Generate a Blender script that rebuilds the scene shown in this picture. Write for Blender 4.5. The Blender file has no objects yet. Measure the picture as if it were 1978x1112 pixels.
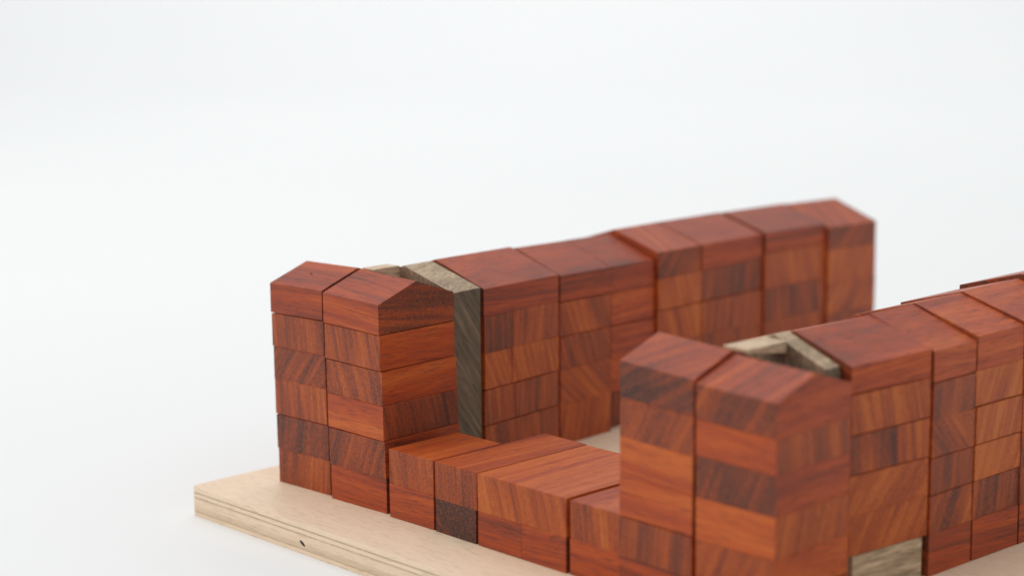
import bpy, bmesh, math, random
from mathutils import Vector, Matrix
random.seed(11)
D = math.pi / 180
S = 0.02                                   # one brick course = 20 mm; all plan numbers below are in courses

sc = bpy.context.scene
col = sc.collection

# ------------------------------------------------------------------ camera
CAM = dict(pos=(46.512, -34.158, 16.13), yaw=46.663, pitch=10.223, roll=-0.538, f=3813.77 / 1978)
ya, pi_, ro = CAM['yaw'] * D, CAM['pitch'] * D, CAM['roll'] * D
fw = Vector((-math.sin(ya) * math.cos(pi_), math.cos(ya) * math.cos(pi_), -math.sin(pi_)))
rt = Vector((math.cos(ya), math.sin(ya), 0)); up = rt.cross(fw)
r2 = math.cos(ro) * rt + math.sin(ro) * up
u2 = -math.sin(ro) * rt + math.cos(ro) * up
cd = bpy.data.cameras.new('camera'); cam = bpy.data.objects.new('camera', cd); col.objects.link(cam)
M = Matrix((r2, u2, -fw)).transposed().to_4x4(); M.translation = Vector(CAM['pos']) * S
cam.matrix_world = M
cd.sensor_width = 36.0; cd.sensor_fit = 'HORIZONTAL'; cd.lens = CAM['f'] * 36.0
cd.clip_start = 0.02; cd.clip_end = 60
cd.dof.use_dof = True; cd.dof.focus_distance = 54.8 * S; cd.dof.aperture_fstop = 4.3
sc.camera = cam

# ------------------------------------------------------------------ light
w = bpy.data.worlds.new('World'); sc.world = w; w.use_nodes = True
bg = w.node_tree.nodes['Background']
bg.inputs['Color'].default_value = (0.965, 0.985, 1.0, 1); bg.inputs['Strength'].default_value = 0.64

def area(name, loc, target, size, power, color=(1, 1, 1)):
    l = bpy.data.lights.new(name, 'AREA'); l.shape = 'SQUARE'; l.size = size; l.energy = power; l.color = color
    o = bpy.data.objects.new(name, l); col.objects.link(o); o.location = loc
    o.rotation_euler = (Vector(target) - Vector(loc)).to_track_quat('-Z', 'Y').to_euler()
    return o
area('softbox_overhead', (-0.4, -0.1, 2.4), (0.1, 0.2, 0.0), 1.8, 17.5, (1, 0.985, 0.965))
area('softbox_front_left', (-2.3, -2.6, 1.9), (0.2, 0.2, 0.0), 2.2, 37, (1, 0.99, 0.975))
area('softbox_backdrop', (-1.8, 2.2, 3.4), (-3.2, 3.7, 0.6), 2.8, 47, (1, 1, 1))

sc.render.engine = 'CYCLES'
sc.cycles.use_denoising = True
sc.cycles.max_bounces = 8
sc.view_settings.view_transform = 'Standard'; sc.view_settings.look = 'None'
sc.view_settings.exposure = 0.08; sc.view_settings.gamma = 1.0
sc.view_settings.use_curve_mapping = False

# ------------------------------------------------------------------ materials
def nt(mat):
    mat.use_nodes = True
    t = mat.node_tree
    return t, t.nodes['Principled BSDF']
def node(t, kind, **kw):
    n = t.nodes.new(kind)
    for k, v in kw.items(): setattr(n, k, v)
    return n
def math_n(t, op, a, b=None, clamp=False):
    n = node(t, 'ShaderNodeMath', operation=op); n.use_clamp = clamp
    for i, v in enumerate((a, b)):
        if v is None: continue
        if isinstance(v, (int, float)): n.inputs[i].default_value = v
        else: t.links.new(v, n.inputs[i])
    return n.outputs[0]
def noise(t, vec, scale, detail=3, rough=.55, dist=0.0):
    m = node(t, 'ShaderNodeVectorMath', operation='MULTIPLY'); t.links.new(vec, m.inputs[0]); m.inputs[1].default_value = scale
    n = node(t, 'ShaderNodeTexNoise'); n.inputs['Scale'].default_value = 1.0; n.inputs['Detail'].default_value = detail
    n.inputs['Roughness'].default_value = rough; n.inputs['Distortion'].default_value = dist
    t.links.new(m.outputs[0], n.inputs['Vector'])
    return n.outputs['Fac']
def attr(t, name):
    return node(t, 'ShaderNodeAttribute', attribute_name=name)
def ramp(t, fac, stops):
    r = node(t, 'ShaderNodeValToRGB'); e = r.color_ramp.elements
    while len(e) < len(stops): e.new(0.5)
    for el, (p, c) in zip(e, stops): el.position = p; el.color = (*c, 1)
    t.links.new(fac, r.inputs[0])
    return r.outputs[0]
def mix(t, kind, fac, a, b):
    n = node(t, 'ShaderNodeMix', data_type='RGBA', blend_type=kind)
    for sock, v in ((n.inputs[0], fac), (n.inputs[6], a), (n.inputs[7], b)):
        if isinstance(v, (int, float)): sock.default_value = v
        elif isinstance(v, tuple): sock.default_value = (*v, 1)
        else: t.links.new(v, sock)
    return n.outputs[2]

def wood(name, stops, band_amp, fine_amp, pore_dark, rough, spec, end_shift, bump, fleck=(0.5, .17, .04), fleck_amt=.6, purple=None, end_stops=None):
    """grain attribute: x along the fibre, y across the growth rings, z along them (in courses)"""
    mat = bpy.data.materials.new(name); t, p = nt(mat)
    g = attr(t, 'grain').outputs['Vector']
    at = attr(t, 'tone'); sep = node(t, 'ShaderNodeSeparateXYZ'); t.links.new(at.outputs['Vector'], sep.inputs[0])
    tone, hue, endg = sep.outputs[0], sep.outputs[1], sep.outputs[2]
    band = noise(t, g, (.10, 4.9, .26), 3, .6, .2)
    band2 = noise(t, g, (.07, .9, .3), 1, .5, .2)
    fine = noise(t, g, (.6, 24, 8), 4, .65, .1)
    pores = noise(t, g, (2.0, 27, 27), 2, .5)
    v = math_n(t, 'MULTIPLY', math_n(t, 'SUBTRACT', band, .5), band_amp)
    v = math_n(t, 'ADD', v, math_n(t, 'MULTIPLY', math_n(t, 'SUBTRACT', band2, .5), band_amp * .6))
    v = math_n(t, 'ADD', v, math_n(t, 'MULTIPLY', math_n(t, 'SUBTRACT', fine, .5), fine_amp))
    v = math_n(t, 'ADD', v, math_n(t, 'MULTIPLY', tone, .36))
    v = math_n(t, 'ADD', v, math_n(t, 'MULTIPLY', endg, end_shift))
    v = math_n(t, 'ADD', v, .5, True)
    c = ramp(t, v, stops)
    if end_stops: c = mix(t, 'MIX', endg, c, ramp(t, v, end_stops))
    if purple:
        c = mix(t, 'MIX', math_n(t, 'MULTIPLY', hue, .6, True), c, mix(t, 'MULTIPLY', 1.0, c, purple))
    pm = node(t, 'ShaderNodeMapRange'); t.links.new(pores, pm.inputs[0])
    pm.inputs[1].default_value = .56; pm.inputs[2].default_value = .68; pm.clamp = True
    c = mix(t, 'MULTIPLY', math_n(t, 'MULTIPLY', pm.outputs[0], pore_dark), c, (.22, .16, .16))
    fm = node(t, 'ShaderNodeMapRange'); t.links.new(pores, fm.inputs[0])
    fm.inputs[1].default_value = .43; fm.inputs[2].default_value = .33; fm.clamp = True
    fl = math_n(t, 'MULTIPLY', math_n(t, 'MULTIPLY', fm.outputs[0], fleck_amt), math_n(t, 'ADD', math_n(t, 'MULTIPLY', endg, .8), .16))
    c = mix(t, 'MIX', fl, c, fleck)
    t.links.new(c, p.inputs['Base Color'])
    t.links.new(math_n(t, 'ADD', math_n(t, 'MULTIPLY', fine, .22), rough - .11), p.inputs['Roughness'])
    p.inputs['Specular IOR Level'].default_value = spec
    b = node(t, 'ShaderNodeBump'); b.inputs['Strength'].default_value = bump; b.inputs['Distance'].default_value = .0006
    h = math_n(t, 'SUBTRACT', math_n(t, 'MULTIPLY', fine, .6), pm.outputs[0])
    t.links.new(h, b.inputs['Height']); t.links.new(b.outputs[0], p.inputs['Normal'])
    return mat

M_RED = wood('padauk_red_wood', [(0, (.076, .021, .013)), (.25, (.18, .031, .0115)), (.5, (.325, .045, .0095)), (.75, (.43, .068, .010)), (1, (.53, .112, .016))],
             1.38, .84, .5, .44, .34, -.20, .35, fleck=(.50, .12, .021), fleck_amt=.55, purple=(.86, .94, 1.2),
             end_stops=[(0, (.066, .021, .014)), (.25, (.145, .032, .014)), (.5, (.275, .047, .0115)), (.75, (.41, .078, .012)), (1, (.52, .13, .020))])
M_GREY = wood('weathered_walnut_wood', [(0, (.055, .043, .029)), (.35, (.155, .114, .073)), (.65, (.335, .235, .145)), (1, (.68, .50, .325))],
              .7, 1.15, .5, .55, .35, .95, .5, fleck=(.4, .33, .22), fleck_amt=.3)
M_PLY = wood('birch_plywood', [(0, (.36, .24, .14)), (.3, (.54, .395, .255)), (.6, (.80, .605, .425)), (1, (.88, .705, .525))],
             .32, .38, .25, .5, .35, -.25, .25, fleck=(.8, .7, .55), fleck_amt=.2)

mb = bpy.data.materials.new('white_paper_backdrop'); t, p = nt(mb)
tc = node(t, 'ShaderNodeTexCoord').outputs['Object']
n1 = noise(t, tc, (1.1, 1.1, 1.1), 2)
t.links.new(ramp(t, n1, [(0.2, (.80, .808, .808)), (.8, (.825, .83, .828))]), p.inputs['Base Color'])
p.inputs['Roughness'].default_value = .75; p.inputs['Specular IOR Level'].default_value = .2

mk = bpy.data.materials.new('dark_knot_wood'); t, p = nt(mk)
tk = node(t, 'ShaderNodeTexCoord').outputs['Object']
t.links.new(ramp(t, noise(t, tk, (300, 300, 900), 2), [(.3, (.02, .012, .008)), (.8, (.09, .05, .03))]), p.inputs['Base Color'])
p.inputs['Roughness'].default_value = .8

# ------------------------------------------------------------------ helpers
def rotz(deg): return Matrix.Rotation(deg * D, 3, 'Z')
def grain_frame(fibre, theta, tilt=0.0):
    """3x3 rows: fibre, ring normal, tangent, in the thing's local axes"""
    if fibre == 'x': f, h = Vector((1, 0, 0)), Vector((0, 1, 0))
    elif fibre == 'y': f, h = Vector((0, 1, 0)), Vector((1, 0, 0))
    else: f, h = fibre, Vector((1, 0, 0))
    u = Vector((0, 0, 1))
    n = h * math.cos(theta * D) + u * math.sin(theta * D)
    n = (n - f * n.dot(f)).normalized()
    f = (f + n * math.sin(tilt * D)).normalized()
    n = (n - f * n.dot(f)).normalized()
    return f, n, f.cross(n)

def solid(name, faces_v, faces, mat, parent, fibre, theta, tone, hue, warp=None, bev=.012, tilt=0.0, seg=1, jv=0.0, off=None):
    """faces_v: vertices in the thing's local plan (courses); warp maps a local vertex to its final local place"""
    bm = bmesh.new()
    vs = [bm.verts.new(Vector(v) + Vector([random.uniform(-jv, jv) for _ in range(3)])) for v in faces_v]
    for f in faces: bm.faces.new([vs[i] for i in f])
    bmesh.ops.recalc_face_normals(bm, faces=bm.faces)
    if bev:
        bmesh.ops.bevel(bm, geom=list(bm.edges), offset=bev, segments=seg, affect='EDGES', profile=.5)
    F, N, T = grain_frame(fibre, theta, tilt)
    off = off or Vector((random.uniform(-40, 40), random.uniform(-40, 40), random.uniform(-40, 40)))
    gl, tl = [], []
    for f in bm.faces:
        e = abs(f.normal.dot(F)) ** 3
        for l in f.loops:
            c = l.vert.co
            gl += [c.dot(F) + off.x, c.dot(N) + off.y, c.dot(T) + off.z]
            tl += [tone, hue, e]
    for v in bm.verts:
        v.co = (warp(v.co) if warp else v.co) * S
    me = bpy.data.meshes.new(name); bm.to_mesh(me); bm.free()
    a = me.attributes.new('grain', 'FLOAT_VECTOR', 'CORNER'); a.data.foreach_set('vector', gl)
    a = me.attributes.new('tone', 'FLOAT_VECTOR', 'CORNER'); a.data.foreach_set('vector', tl)
    me.materials.append(mat)
    o = bpy.data.objects.new(name, me); col.objects.link(o); o.parent = parent
    return o

def box_vf(x0, x1, y0, y1, z0, z1):
    v = [(x0, y0, z0), (x1, y0, z0), (x1, y1, z0), (x0, y1, z0), (x0, y0, z1), (x1, y0, z1), (x1, y1, z1), (x0, y1, z1)]
    return v, [(0, 1, 2, 3), (4, 5, 6, 7), (0, 1, 5, 4), (1, 2, 6, 5), (2, 3, 7, 6), (3, 0, 4, 7)]
def gable_vf(x0, x1, y0, y1, z0, ze, zr, ridge, mid=None):
    """box with a pitched top; ridge along 'x' or 'y'"""
    if ridge == 'x':
        m = (y0 + y1) / 2 if mid is None else mid
        prof = [(y0, z0), (y1, z0), (y1, ze), (m, zr), (y0, ze)]
        v = [(x0, a, b) for a, b in prof] + [(x1, a, b) for a, b in prof]
    else:
        m = (x0 + x1) / 2 if mid is None else mid
        prof = [(x0, z0), (x1, z0), (x1, ze), (m, zr), (x0, ze)]
        v = [(a, y0, b) for a, b in prof] + [(a, y1, b) for a, b in prof]
    f = [(0, 1, 2, 3, 4), (5, 6, 7, 8, 9)] + [(i, (i + 1) % 5, (i + 1) % 5 + 5, i + 5) for i in range(5)]
    return v, f

def thing(name, label, cat, loc, rz=0.0, group=None):
    o = bpy.data.objects.new(name, None); col.objects.link(o)
    o.empty_display_size = .01
    o.location = Vector(loc) * S; o.rotation_euler = (0, 0, rz * D)
    o['label'] = label; o['category'] = cat
    if group: o['group'] = group
    return o

# ------------------------------------------------------------------ backdrop: a white sheet, floor running up into a wall
PLY_T = .874
def backdrop():
    z0 = -PLY_T * S
    prof = [(-4.0, 0.0), (-1.0, 0.0), (1.0, 0.0), (3.2, 0.0)]
    R = 1.6
    for k in range(1, 25):
        a = k / 24 * 90 * D
        prof.append((3.2 + R * math.sin(a), R * (1 - math.cos(a))))
    prof.append((3.2 + R, 5.0))
    d = Vector((-math.sin(ya), math.cos(ya), 0)); s = Vector((math.cos(ya), math.sin(ya), 0)); c0 = Vector((.2, .1, z0))
    vs, fs = [], []
    xs = [-5 + i for i in range(11)]
    for dd, zz in prof:
        for x in xs: vs.append(c0 + d * dd + s * x + Vector((0, 0, zz)))
    n = len(xs)
    for i in range(len(prof) - 1):
        for j in range(n - 1): fs.append((i * n + j, i * n + j + 1, (i + 1) * n + j + 1, (i + 1) * n + j))
    me = bpy.data.meshes.new('backdrop'); me.from_pydata(vs, [], fs); me.materials.append(mb)
    for f in me.polygons: f.use_smooth = True
    o = bpy.data.objects.new('backdrop', me); col.objects.link(o); o['kind'] = 'structure'
backdrop()

# ------------------------------------------------------------------ plywood base: seven veneers
ply = thing('plywood_base', 'pale plywood base board with layered edge under all the red blocks', 'board', (0, 0, -PLY_T))
def plywood():
    x0, x1, y0, y1 = -1.42, 24.0, -2.18, 29.0
    th = [.13, .05, .10, .05, .16, .06, .15, .05, .124]           # from the top face down
    tones = [.75, .15, .7, .25, .45, 1.1, -.05, .2, .3]
    inset = [0, .0012, .0004, .0015, .0002, .001, .0005, .0012, .0006]
    z = PLY_T
    r = .26
    for i, (h, tn, ins) in enumerate(zip(th, tones, inset)):
        a0, a1, b0, b1 = x0 + ins, x1 - ins, y0 + ins, y1 - ins
        pts = []
        for cx, cy, st in ((a0 + r, b0 + r, 180), (a1 - r, b0 + r, 270), (a1 - r, b1 - r, 0), (a0 + r, b1 - r, 90)):
            for k in range(6):
                an = (st + k * 18) * D
                pts.append((cx + r * math.cos(an), cy + r * math.sin(an)))
        lo, hi = z - h + .0004, z
        n = len(pts)
        v = [(a, b, lo) for a, b in pts] + [(a, b, hi) for a, b in pts]
        f = [tuple(range(n)), tuple(range(n, 2 * n))] + [(k, (k + 1) % n, (k + 1) % n + n, k + n) for k in range(n)]
        o = solid('veneer_layer', v, f, M_PLY, ply, 'x' if i % 2 == 0 else 'y', 70, tn, 0, bev=.008 if i in (0, 8) else .002, seg=2)
        if i == 0: o['label'] = 'smooth pale top veneer of the plywood'
        z -= h
    # dark knot in the front edge: a small sunk lens
    bm = bmesh.new(); bmesh.ops.create_uvsphere(bm, u_segments=14, v_segments=8, radius=1.0)
    for vv in bm.verts:
        vv.co = Vector((4.02 + vv.co.x * .12 - vv.co.z * .05, y0 + .004 + vv.co.y * .012, PLY_T - .56 + vv.co.z * .075 + vv.co.x * -.03)) * S
    me = bpy.data.meshes.new('knot'); bm.to_mesh(me); bm.free(); me.materials.append(mk)
    o = bpy.data.objects.new('knot', me); col.objects.link(o); o.parent = ply; o['label'] = 'small dark knot in the plywood edge'
plywood()

# ------------------------------------------------------------------ block stacks
# plan: x, y, yaw, L, W, eave z, ridge z, tilt
PLAN = {
 't1a': (-0.0, 0.0, 3.114, 2.308, 2.893, 6.03, 6.512, 0.015),
 't1b': (2.52, 0.0, 2.377, 2.377, 2.908, 5.999, 6.496, -0.03),
 'lw1': (5.23, 0.005, 0.614, 1.85, 2.586, 1.962, 0, -0.001),
 'lw2': (7.182, 0.008, -0.3, 1.665, 4.179, 1.983, 0, -0.004),
 'lw3': (8.924, -0.032, -0.221, 3.342, 4.132, 1.99, 0, 0.012),
 'lw4': (12.385, -0.012, 0.265, 1.77, 4.0, 1.966, 0, 0.009),
 't2a': (14.232, -0.142, 0.146, 2.374, 2.76, 5.824, 6.325, -0.049),
 't2b': (16.696, -0.118, 1.348, 2.362, 2.86, 5.648, 6.127, -0.04),
 'w1a': (4.206, 4.624, 7.867, 3.788, 3.614, 5.708, 6.421, -0.022),
 'w1b': (3.182, 8.813, 4.233, 3.802, 4.76, 5.45, 6.147, -0.024),
 'w1c': (2.93, 13.65, 2.814, 3.859, 5.73, 5.61, 6.215, -0.007),
 'w1d': (2.74, 19.43, 1.545, 3.793, 3.56, 5.585, 6.17, -0.017),
 'w1e': (2.74, 23.03, 1.065, 3.778, 2.95, 5.382, 6.096, -0.026),
 'w2a': (18.57, 3.38, -6.6, 3.95, 2.80, 5.85, 6.44, 0.02),
 'w2b': (18.929, 6.228, -0.97, 3.999, 1.80, 5.818, 6.499, 0.005),
 'w2c': (18.97, 8.08, -1.113, 4.0, 2.06, 5.935, 6.535, -0.002),
 'w2d': (19.04, 10.17, -0.772, 3.989, 2.65, 6.02, 6.586, 0.003),
 'w2e': (19.10, 12.88, -0.772, 3.989, 3.2, 6.15, 6.71, 0.003),
}
# rows from the top down: (lower z, [(start, end, fibre, theta, tone, hue), ...])
ROWS = {
 't1a': [(5.13, [(0, 1, 'x', 60, .10, .5)]), (4.13, [(0, 1, 'y', 6, .15, .5)]), (3.15, [(0, 1, 'y', -38, -.35, .8)]),
         (2.07, [(0, 1, 'y', 4, .0, .5)]), (1.03, [(0, 1, 'y', -8, -.45, .5)]), (0, [(0, 1, 'y', -5, -.05, .1)])],
 't1b': [(5.12, [(0, 1, 'x', 82, .15, .3)]), (4.09, [(0, 1, 'y', 12, .0, .4)]), (3.11, [(0, 1, 'y', 18, -.12, .4)]),
         (2.09, [(0, 1, 'x', 15, .35, .2)]), (1.03, [(0, 1, 'y', -22, -.35, .6)]), (0, [(0, 1, 'x', 70, .0, .2)])],
 'lw1': [(.97, [(0, 1, 'y', 8, .40, .4)]), (0, [(0, 1, 'x', 60, .05, .3)])],
 'lw2': [(.94, [(0, 1, 'y', 4, .05, .6)]), (0, [(0, 1, 'y', 48, -.80, .9)])],
 'lw3': [(.95, [(0, 1, 'y', 16, .65, .2)]), (0, [(0, .505, 'x', 70, .10, .3), (.505, 1, 'x', 50, .12, .4)])],
 'lw4': [(.95, [(0, 1, 'y', 6, .35, .3)]), (0, [(0, 1, 'x', 60, .25, 0)])],
 't2a': [(4.93, [(0, 1, 'y', -60, -.75, 1)]), (3.95, [(0, 1, 'y', -28, .0, .6)]), (2.96, [(0, 1, 'x', 75, .75, .1)]),
         (1.95, [(0, 1, 'x', 70, .65, 0)]), (.95, [(0, 1, 'y', -4, -.2, .6)]), (0, [(0, 1, 'x', 60, .2, .2)])],
 't2b': [(4.80, [(0, 1, 'y', -32, -.65, .6)]), (3.94, [(0, 1, 'x', 6, .75, .1)]), (2.94, [(0, 1, 'y', -22, -.80, .7)]),
         (1.91, [(0, 1, 'x', -18, .65, 0)]), (.92, [(0, 1, 'y', -24, .05, .5)]), (0, [(0, 1, 'x', 30, .3, 0)])],
 'w1a': [(4.88, [(0, 1, 'y', 70, .10, .2)]), (3.77, [(0, .38, 'x', 2, -.45, .4), (.38, 1, 'x', -6, .20, .2)]),
         (2.65, [(0, .36, 'x', 26, .45, 0), (.36, 1, 'x', 18, .55, 0)]), (1.55, [(0, .40, 'x', 5, .10, .2), (.40, 1, 'x', -4, -.20, .4)]),
         (0, [(0, .37, 'x', 10, .0, .3), (.37, 1, 'x', 6, .15, .2)])],
 'w1b': [(4.59, [(0, .53, 'y', 70, .15, .1), (.53, 1, 'y', 70, .15, .1)]), (3.49, [(0, .53, 'x', 22, .50, 0), (.53, 1, 'y', 60, .55, 0)]),
         (2.45, [(0, .53, 'x', 20, .20, .1), (.53, 1, 'y', 70, .30, .2)]), (1.3, [(0, .53, 'x', 48, .25, .2), (.53, 1, 'y', 60, .6, 0)]),
         (0, [(0, .53, 'x', -10, .55, 0), (.56, 1, 'x', 0, -.3, .2)])],
 'w1c': [(4.72, [(0, .40, 'x', -42, -.30, .6), (.40, 1, 'y', 70, .15, .3)]), (3.64, [(0, .40, 'x', 20, .65, 0), (.40, 1, 'x', -8, -.55, .4)]),
         (2.5, [(0, .40, 'x', 18, .40, .1), (.40, 1, 'x', -6, .10, .2)]), (1.3, [(0, .4, 'x', 5, .2, .2), (.4, 1, 'x', 10, 0, .2)]),
         (0, [(0, .4, 'x', 5, .1, .2), (.4, 1, 'y', 60, .2, .2)])],
 'w1d': [(4.88, [(0, 1, 'y', 70, .05, .7)]), (3.6, [(0, 1, 'x', 16, .45, .2)]), (2.4, [(0, 1, 'x', 4, -.35, .6)]), (1.2, [(0, 1, 'x', 10, 0, .2)]), (0, [(0, 1, 'x', 8, 0, .2)])],
 'w1e': [(4.55, [(0, 1, 'x', -50, -.25, .4)]), (3.3, [(0, 1, 'x', -6, .60, .1)]), (2.2, [(0, 1, 'x', -38, .45, .2)]), (1.1, [(0, 1, 'x', 10, 0, .2)]), (0, [(0, 1, 'x', 8, 0, .2)])],
 'w2a': [(5.14, [(0, 1, 'y', 70, .30, .2)]), (4.12, [(0, 1, 'x', 14, .35, .3)]), (3.11, [(0, .60, 'x', 4, -.30, .6), (.60, 1, 'x', 5, .35, .2)]),
         (2.12, [(0, 1, 'x', -40, .55, .2)]), (1.07, [(0, 1, 'x', -32, .65, .1)]), (0, [(.065, .965, 'grey', 0, .9, 0)])],
 'w2b': [(4.99, [(0, 1, 'y', 60, .15, .5)]), (4.06, [(0, 1, 'x', -10, -.35, .7)]), (3.06, [(0, 1, 'x', 42, .10, .6)]), (2.10, [(0, 1, 'x', -8, -.30, .6)]),
         (1.10, [(0, 1, 'x', -30, -.10, .6)]), (0, [(0, 1, 'y', 60, .0, .1)])],
 'w2c': [(5.04, [(0, 1, 'y', 60, .55, .1)]), (4.07, [(0, 1, 'x', -24, .85, .2)]), (3.07, [(0, 1, 'x', -16, .80, .1)]), (2.11, [(0, 1, 'x', -24, .85, 0)]),
         (1.10, [(0, 1, 'x', -8, -.15, .6)]), (0, [(0, 1, 'y', 40, .05, .1)])],
 'w2d': [(5.05, [(0, 1, 'y', 60, .50, .2)]), (4.05, [(0, 1, 'x', -14, .4, .2)]), (3.05, [(0, 1, 'x', 14, .1, .2)]), (2.1, [(0, 1, 'x', 10, .3, .2)]), (1.1, [(0, 1, 'x', 5, 0, .2)]), (0, [(0, 1, 'y', 60, .1, .1)])],
 'w2e': [(5.15, [(0, 1, 'y', 60, .1, .2)]), (4.1, [(0, 1, 'x', -14, .4, .2)]), (3.1, [(0, 1, 'x', 14, .1, .2)]), (2.1, [(0, 1, 'x', 10, .3, .2)]), (1.1, [(0, 1, 'x', 5, 0, .2)]), (0, [(0, 1, 'y', 60, .1, .1)])],
}
T_GROUP, L_GROUP, W_GROUP = 'gabled end towers of the block buildings', 'low blocks joining the two towers', 'gabled wall blocks running back from the towers'
LABEL = {
 't1a': ('leftmost gabled tower of stacked red wood bricks at the plywood corner', T_GROUP),
 't1b': ('sharp gabled tower of red wood bricks whose speckled end faces the low wall', T_GROUP),
 'lw1': ('short low red block touching the left tower, first of the low wall', L_GROUP),
 'lw2': ('narrow low block with a dark brown lower brick, second of the low wall', L_GROUP),
 'lw3': ('widest low red block with broad grained top, left of the dark gap', L_GROUP),
 'lw4': ('low red block right of the dark gap, against the blurred front tower', L_GROUP),
 't2a': ('blurred gabled front tower rising beside the low wall, left half of the pair', T_GROUP),
 't2b': ('blurred gabled front tower nearest the camera with its end to the right', T_GROUP),
 'w1a': ('gabled red wall block right behind the tall grey corner piece of the far building', W_GROUP),
 'w1b': ('lower red wall block in the far building, above the visible courtyard plywood', W_GROUP),
 'w1c': ('long taller wall block of the far building with a dark brick under its eave corner', W_GROUP),
 'w1d': ('blurred wall block second from the far end of the far building', W_GROUP),
 'w1e': ('blurred last wall block at the far end of the far building', W_GROUP),
 'w2a': ('red wall block standing on a grey brick behind the blurred front tower', W_GROUP),
 'w2b': ('narrow red and brown wall block second behind the blurred front tower', W_GROUP),
 'w2c': ('orange grained wall block at the right edge of the picture', W_GROUP),
 'w2d': ('wall block of which only the roof shows, at the right edge above orange block', W_GROUP),
 'w2e': ('dark roof corner of a block just entering at the right edge', W_GROUP),
}
LOOSE = {('t1a', 2.07), ('t1a', 5.13), ('t1b', 5.12), ('t1b', 4.09), ('t1b', 2.09), ('t2a', 1.95), ('t2b', .92), ('w1b', 3.49), ('w1b', 4.59), ('w1a', 1.55), ('w1a', 2.65),
         ('w2a', 5.14), ('w2a', 4.12), ('w2a', 3.11), ('w2a', 1.07), ('w2b', 4.99), ('w2b', 3.06), ('w2b', 2.10), ('w2c', 4.07), ('w2c', 3.07), ('w2c', 2.11), ('w1c', 3.64), ('w1d', 4.88)}
LEAN = {'t1a': -.035, 't1b': -.035, 't2a': .006, 't2b': .0}

for key, (X, Y, yaw, L, W, ze, zr, tilt) in PLAN.items():
    label, grp = LABEL[key]
    kind = 'tower' if key[0] == 't' else ('low' if key[0] == 'l' else 'wall')
    nm = {'tower': 'gabled_tower', 'low': 'low_block', 'wall': 'gabled_wall_block'}[kind]
    root = thing(nm, label, 'block tower' if kind == 'tower' else 'wooden block', (X, Y, 0), yaw, grp)
    top = ze
    lean = LEAN.get(key, 0.0)
    roof_off = Vector((random.uniform(-40, 40), random.uniform(-40, 40), random.uniform(-40, 40)))
    for i, (zb, bricks) in enumerate(ROWS[key]):
        shared = roof_off if (i == 0 and key == 'w1b') else None
        for (a, b, fib, th, tone, hue) in bricks:
            gap = .028 if (key, zb) in LOOSE else random.choice((.0015, .002, .003))
            z0, z1 = zb + (gap if zb > 0 else 0.0015), top
            jit = lambda s=.013: random.uniform(-s, s)
            mat, fibre = M_RED, fib
            if fib == 'grey': mat, fibre = M_GREY, 'y'
            if (kind == 'wall') == (fibre == 'x') and not (key == 'lw2' and i == 1): tone += .62
            if kind == 'wall':
                x0, x1 = -L + jit(), jit()
                g2 = .006
                y0, y1 = a * W + (g2 if a > 0 else jit()), b * W - (g2 if b < 1 else -jit(.010))
                if fib == 'grey': x1 -= .05
                if key == 'w1b' and i == 4 and a > .5: x1 -= .25
            else:
                g2 = .004
                x0, x1 = a * L + (g2 if a > 0 else jit(.008)), b * L - (g2 if b < 1 else jit(.008))
                y0, y1 = jit(), W + jit()
            if i == 0 and kind != 'low':
                v, f = gable_vf(x0, x1, y0, y1, z0, z1, zr, 'x' if kind == 'tower' else 'y'); nmb = 'roof_brick'
            else:
                v, f = box_vf(x0, x1, y0, y1, z0, z1); nmb = 'brick'
            zc = (z0 + z1) / 2; ry = random.uniform(-.25, .25)
            cx, cy = (x0 + x1) / 2, (y0 + y1) / 2; Rz = rotz(ry)
            def warp(c, zc=zc, cx=cx, cy=cy, Rz=Rz, kind=kind, L=L, W=W, tilt=tilt, lean=lean):
                q = Rz @ Vector((c.x - cx, c.y - cy, 0))
                x, y = q.x + cx, q.y + cy
                s = (c.y / W - .5) * W if kind == 'wall' else (c.x / L - .5) * L
                return Vector((x + lean * (zc - 3), y, c.z + tilt * s * c.z / 6))
            o = solid(nmb, v, f, mat, root, fibre, th, tone, hue, warp, bev=random.uniform(.004, .010), tilt=0.5 if shared else random.uniform(-3, 3), jv=.007, off=shared)
            if fib == 'grey': o['label'] = 'grey walnut brick at the foot'
            if key == 'lw2' and i == 1: o['label'] = 'dark brown lower brick'
        top = zb

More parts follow.
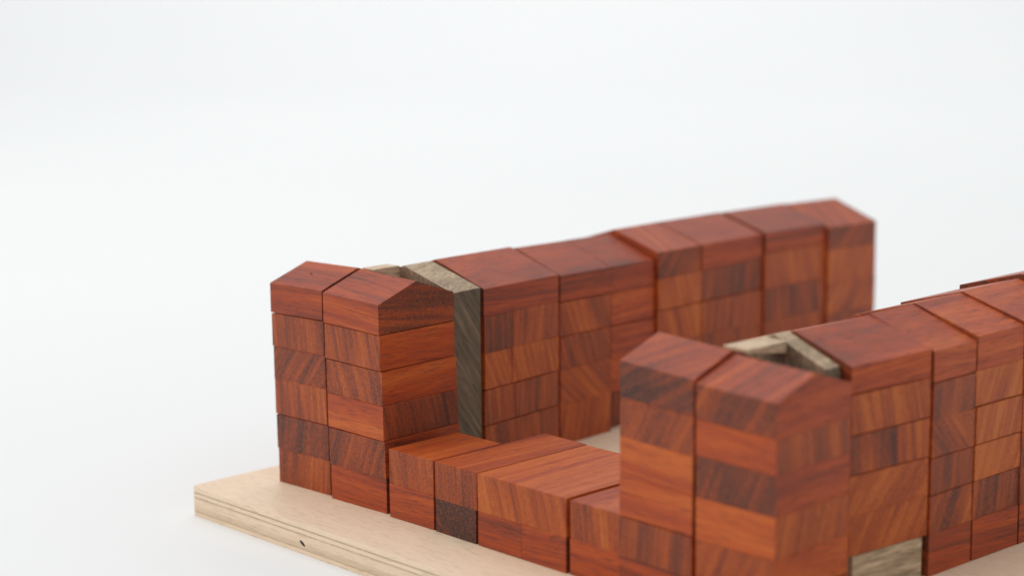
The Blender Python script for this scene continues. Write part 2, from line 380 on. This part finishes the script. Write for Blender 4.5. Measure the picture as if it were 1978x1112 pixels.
# a pin-sized dark pore in the leftmost roof
_r = next(o for o in col.objects if o.name.startswith('gabled_tower') and o['label'].startswith('leftmost'))
_bm = bmesh.new(); bmesh.ops.create_icosphere(_bm, subdivisions=2, radius=1.0)
for _v in _bm.verts:
    _v.co = Vector((.86 + _v.co.x * .05, .80 + _v.co.y * .035, 6.03 + .482 * .80 / 1.4465 - .003 + _v.co.z * .012)) * S
_me = bpy.data.meshes.new('pore'); _bm.to_mesh(_me); _bm.free(); _me.materials.append(mk)
_o = bpy.data.objects.new('pore', _me); col.objects.link(_o); _o.parent = _r; _o['label'] = 'tiny dark pore in the roof'

# ------------------------------------------------------------------ grey walnut corner pieces behind each tower
def corner(label, X, Y, yaw, L, W, ze, zr, tilt, arm):
    """gable-shaped slab with a short arm running forward along its ridge"""
    root = thing('walnut_corner_piece', label, 'corner piece', (X, Y, 0), yaw, 'grey walnut corner pieces')
    def warp(c): return Vector((c.x, c.y, c.z + tilt * (c.y - W / 2) * c.z / 6))
    v, f = gable_vf(-L, 0, 0, W, .0015, ze, zr, 'y')
    fib = Vector((0, math.cos(52 * D), -math.sin(52 * D)))
    solid('gable_slab', v, f, M_GREY, root, fib, 20, -.55, 0, warp, bev=.012)
    x0, x1, y0, zt, zf, zr0 = arm                   # arm in world plan numbers
    c, s = math.cos(-yaw * D), math.sin(-yaw * D)
    pts = [(y0, zt), (y0, zf), (Y - .02, zr0), (Y - .02, zt)]
    vs = []
    for x in (x0, x1):
        for y, z in pts:
            yy = min(y, 1e9)
            vs.append((c * (x - X) - s * (yy - Y), s * (x - X) + c * (yy - Y) if yy < Y - .1 else -.004, z))
    f = [(0, 1, 2, 3), (4, 5, 6, 7)] + [(k, (k + 1) % 4, (k + 1) % 4 + 4, k + 4) for k in range(4)]
    solid('forward_arm', vs, f, M_GREY, root, 'y', 60, 1.3, 0, None, bev=.008)
corner('tall grey walnut corner piece between the left tower and the far wall', 4.443, 3.206, 7.795, 3.789, 1.215, 5.842, 6.469, -.015,
       (1.84, 2.36, 1.95, 6.455, 6.40, 6.08))
corner('grey walnut corner piece peeking over the blurred front tower', 18.17, 2.87, -8.0, 3.60, .48, 5.79, 6.37, .02,
       (16.0, 16.80, 1.64, 6.25, 6.17, 5.95))
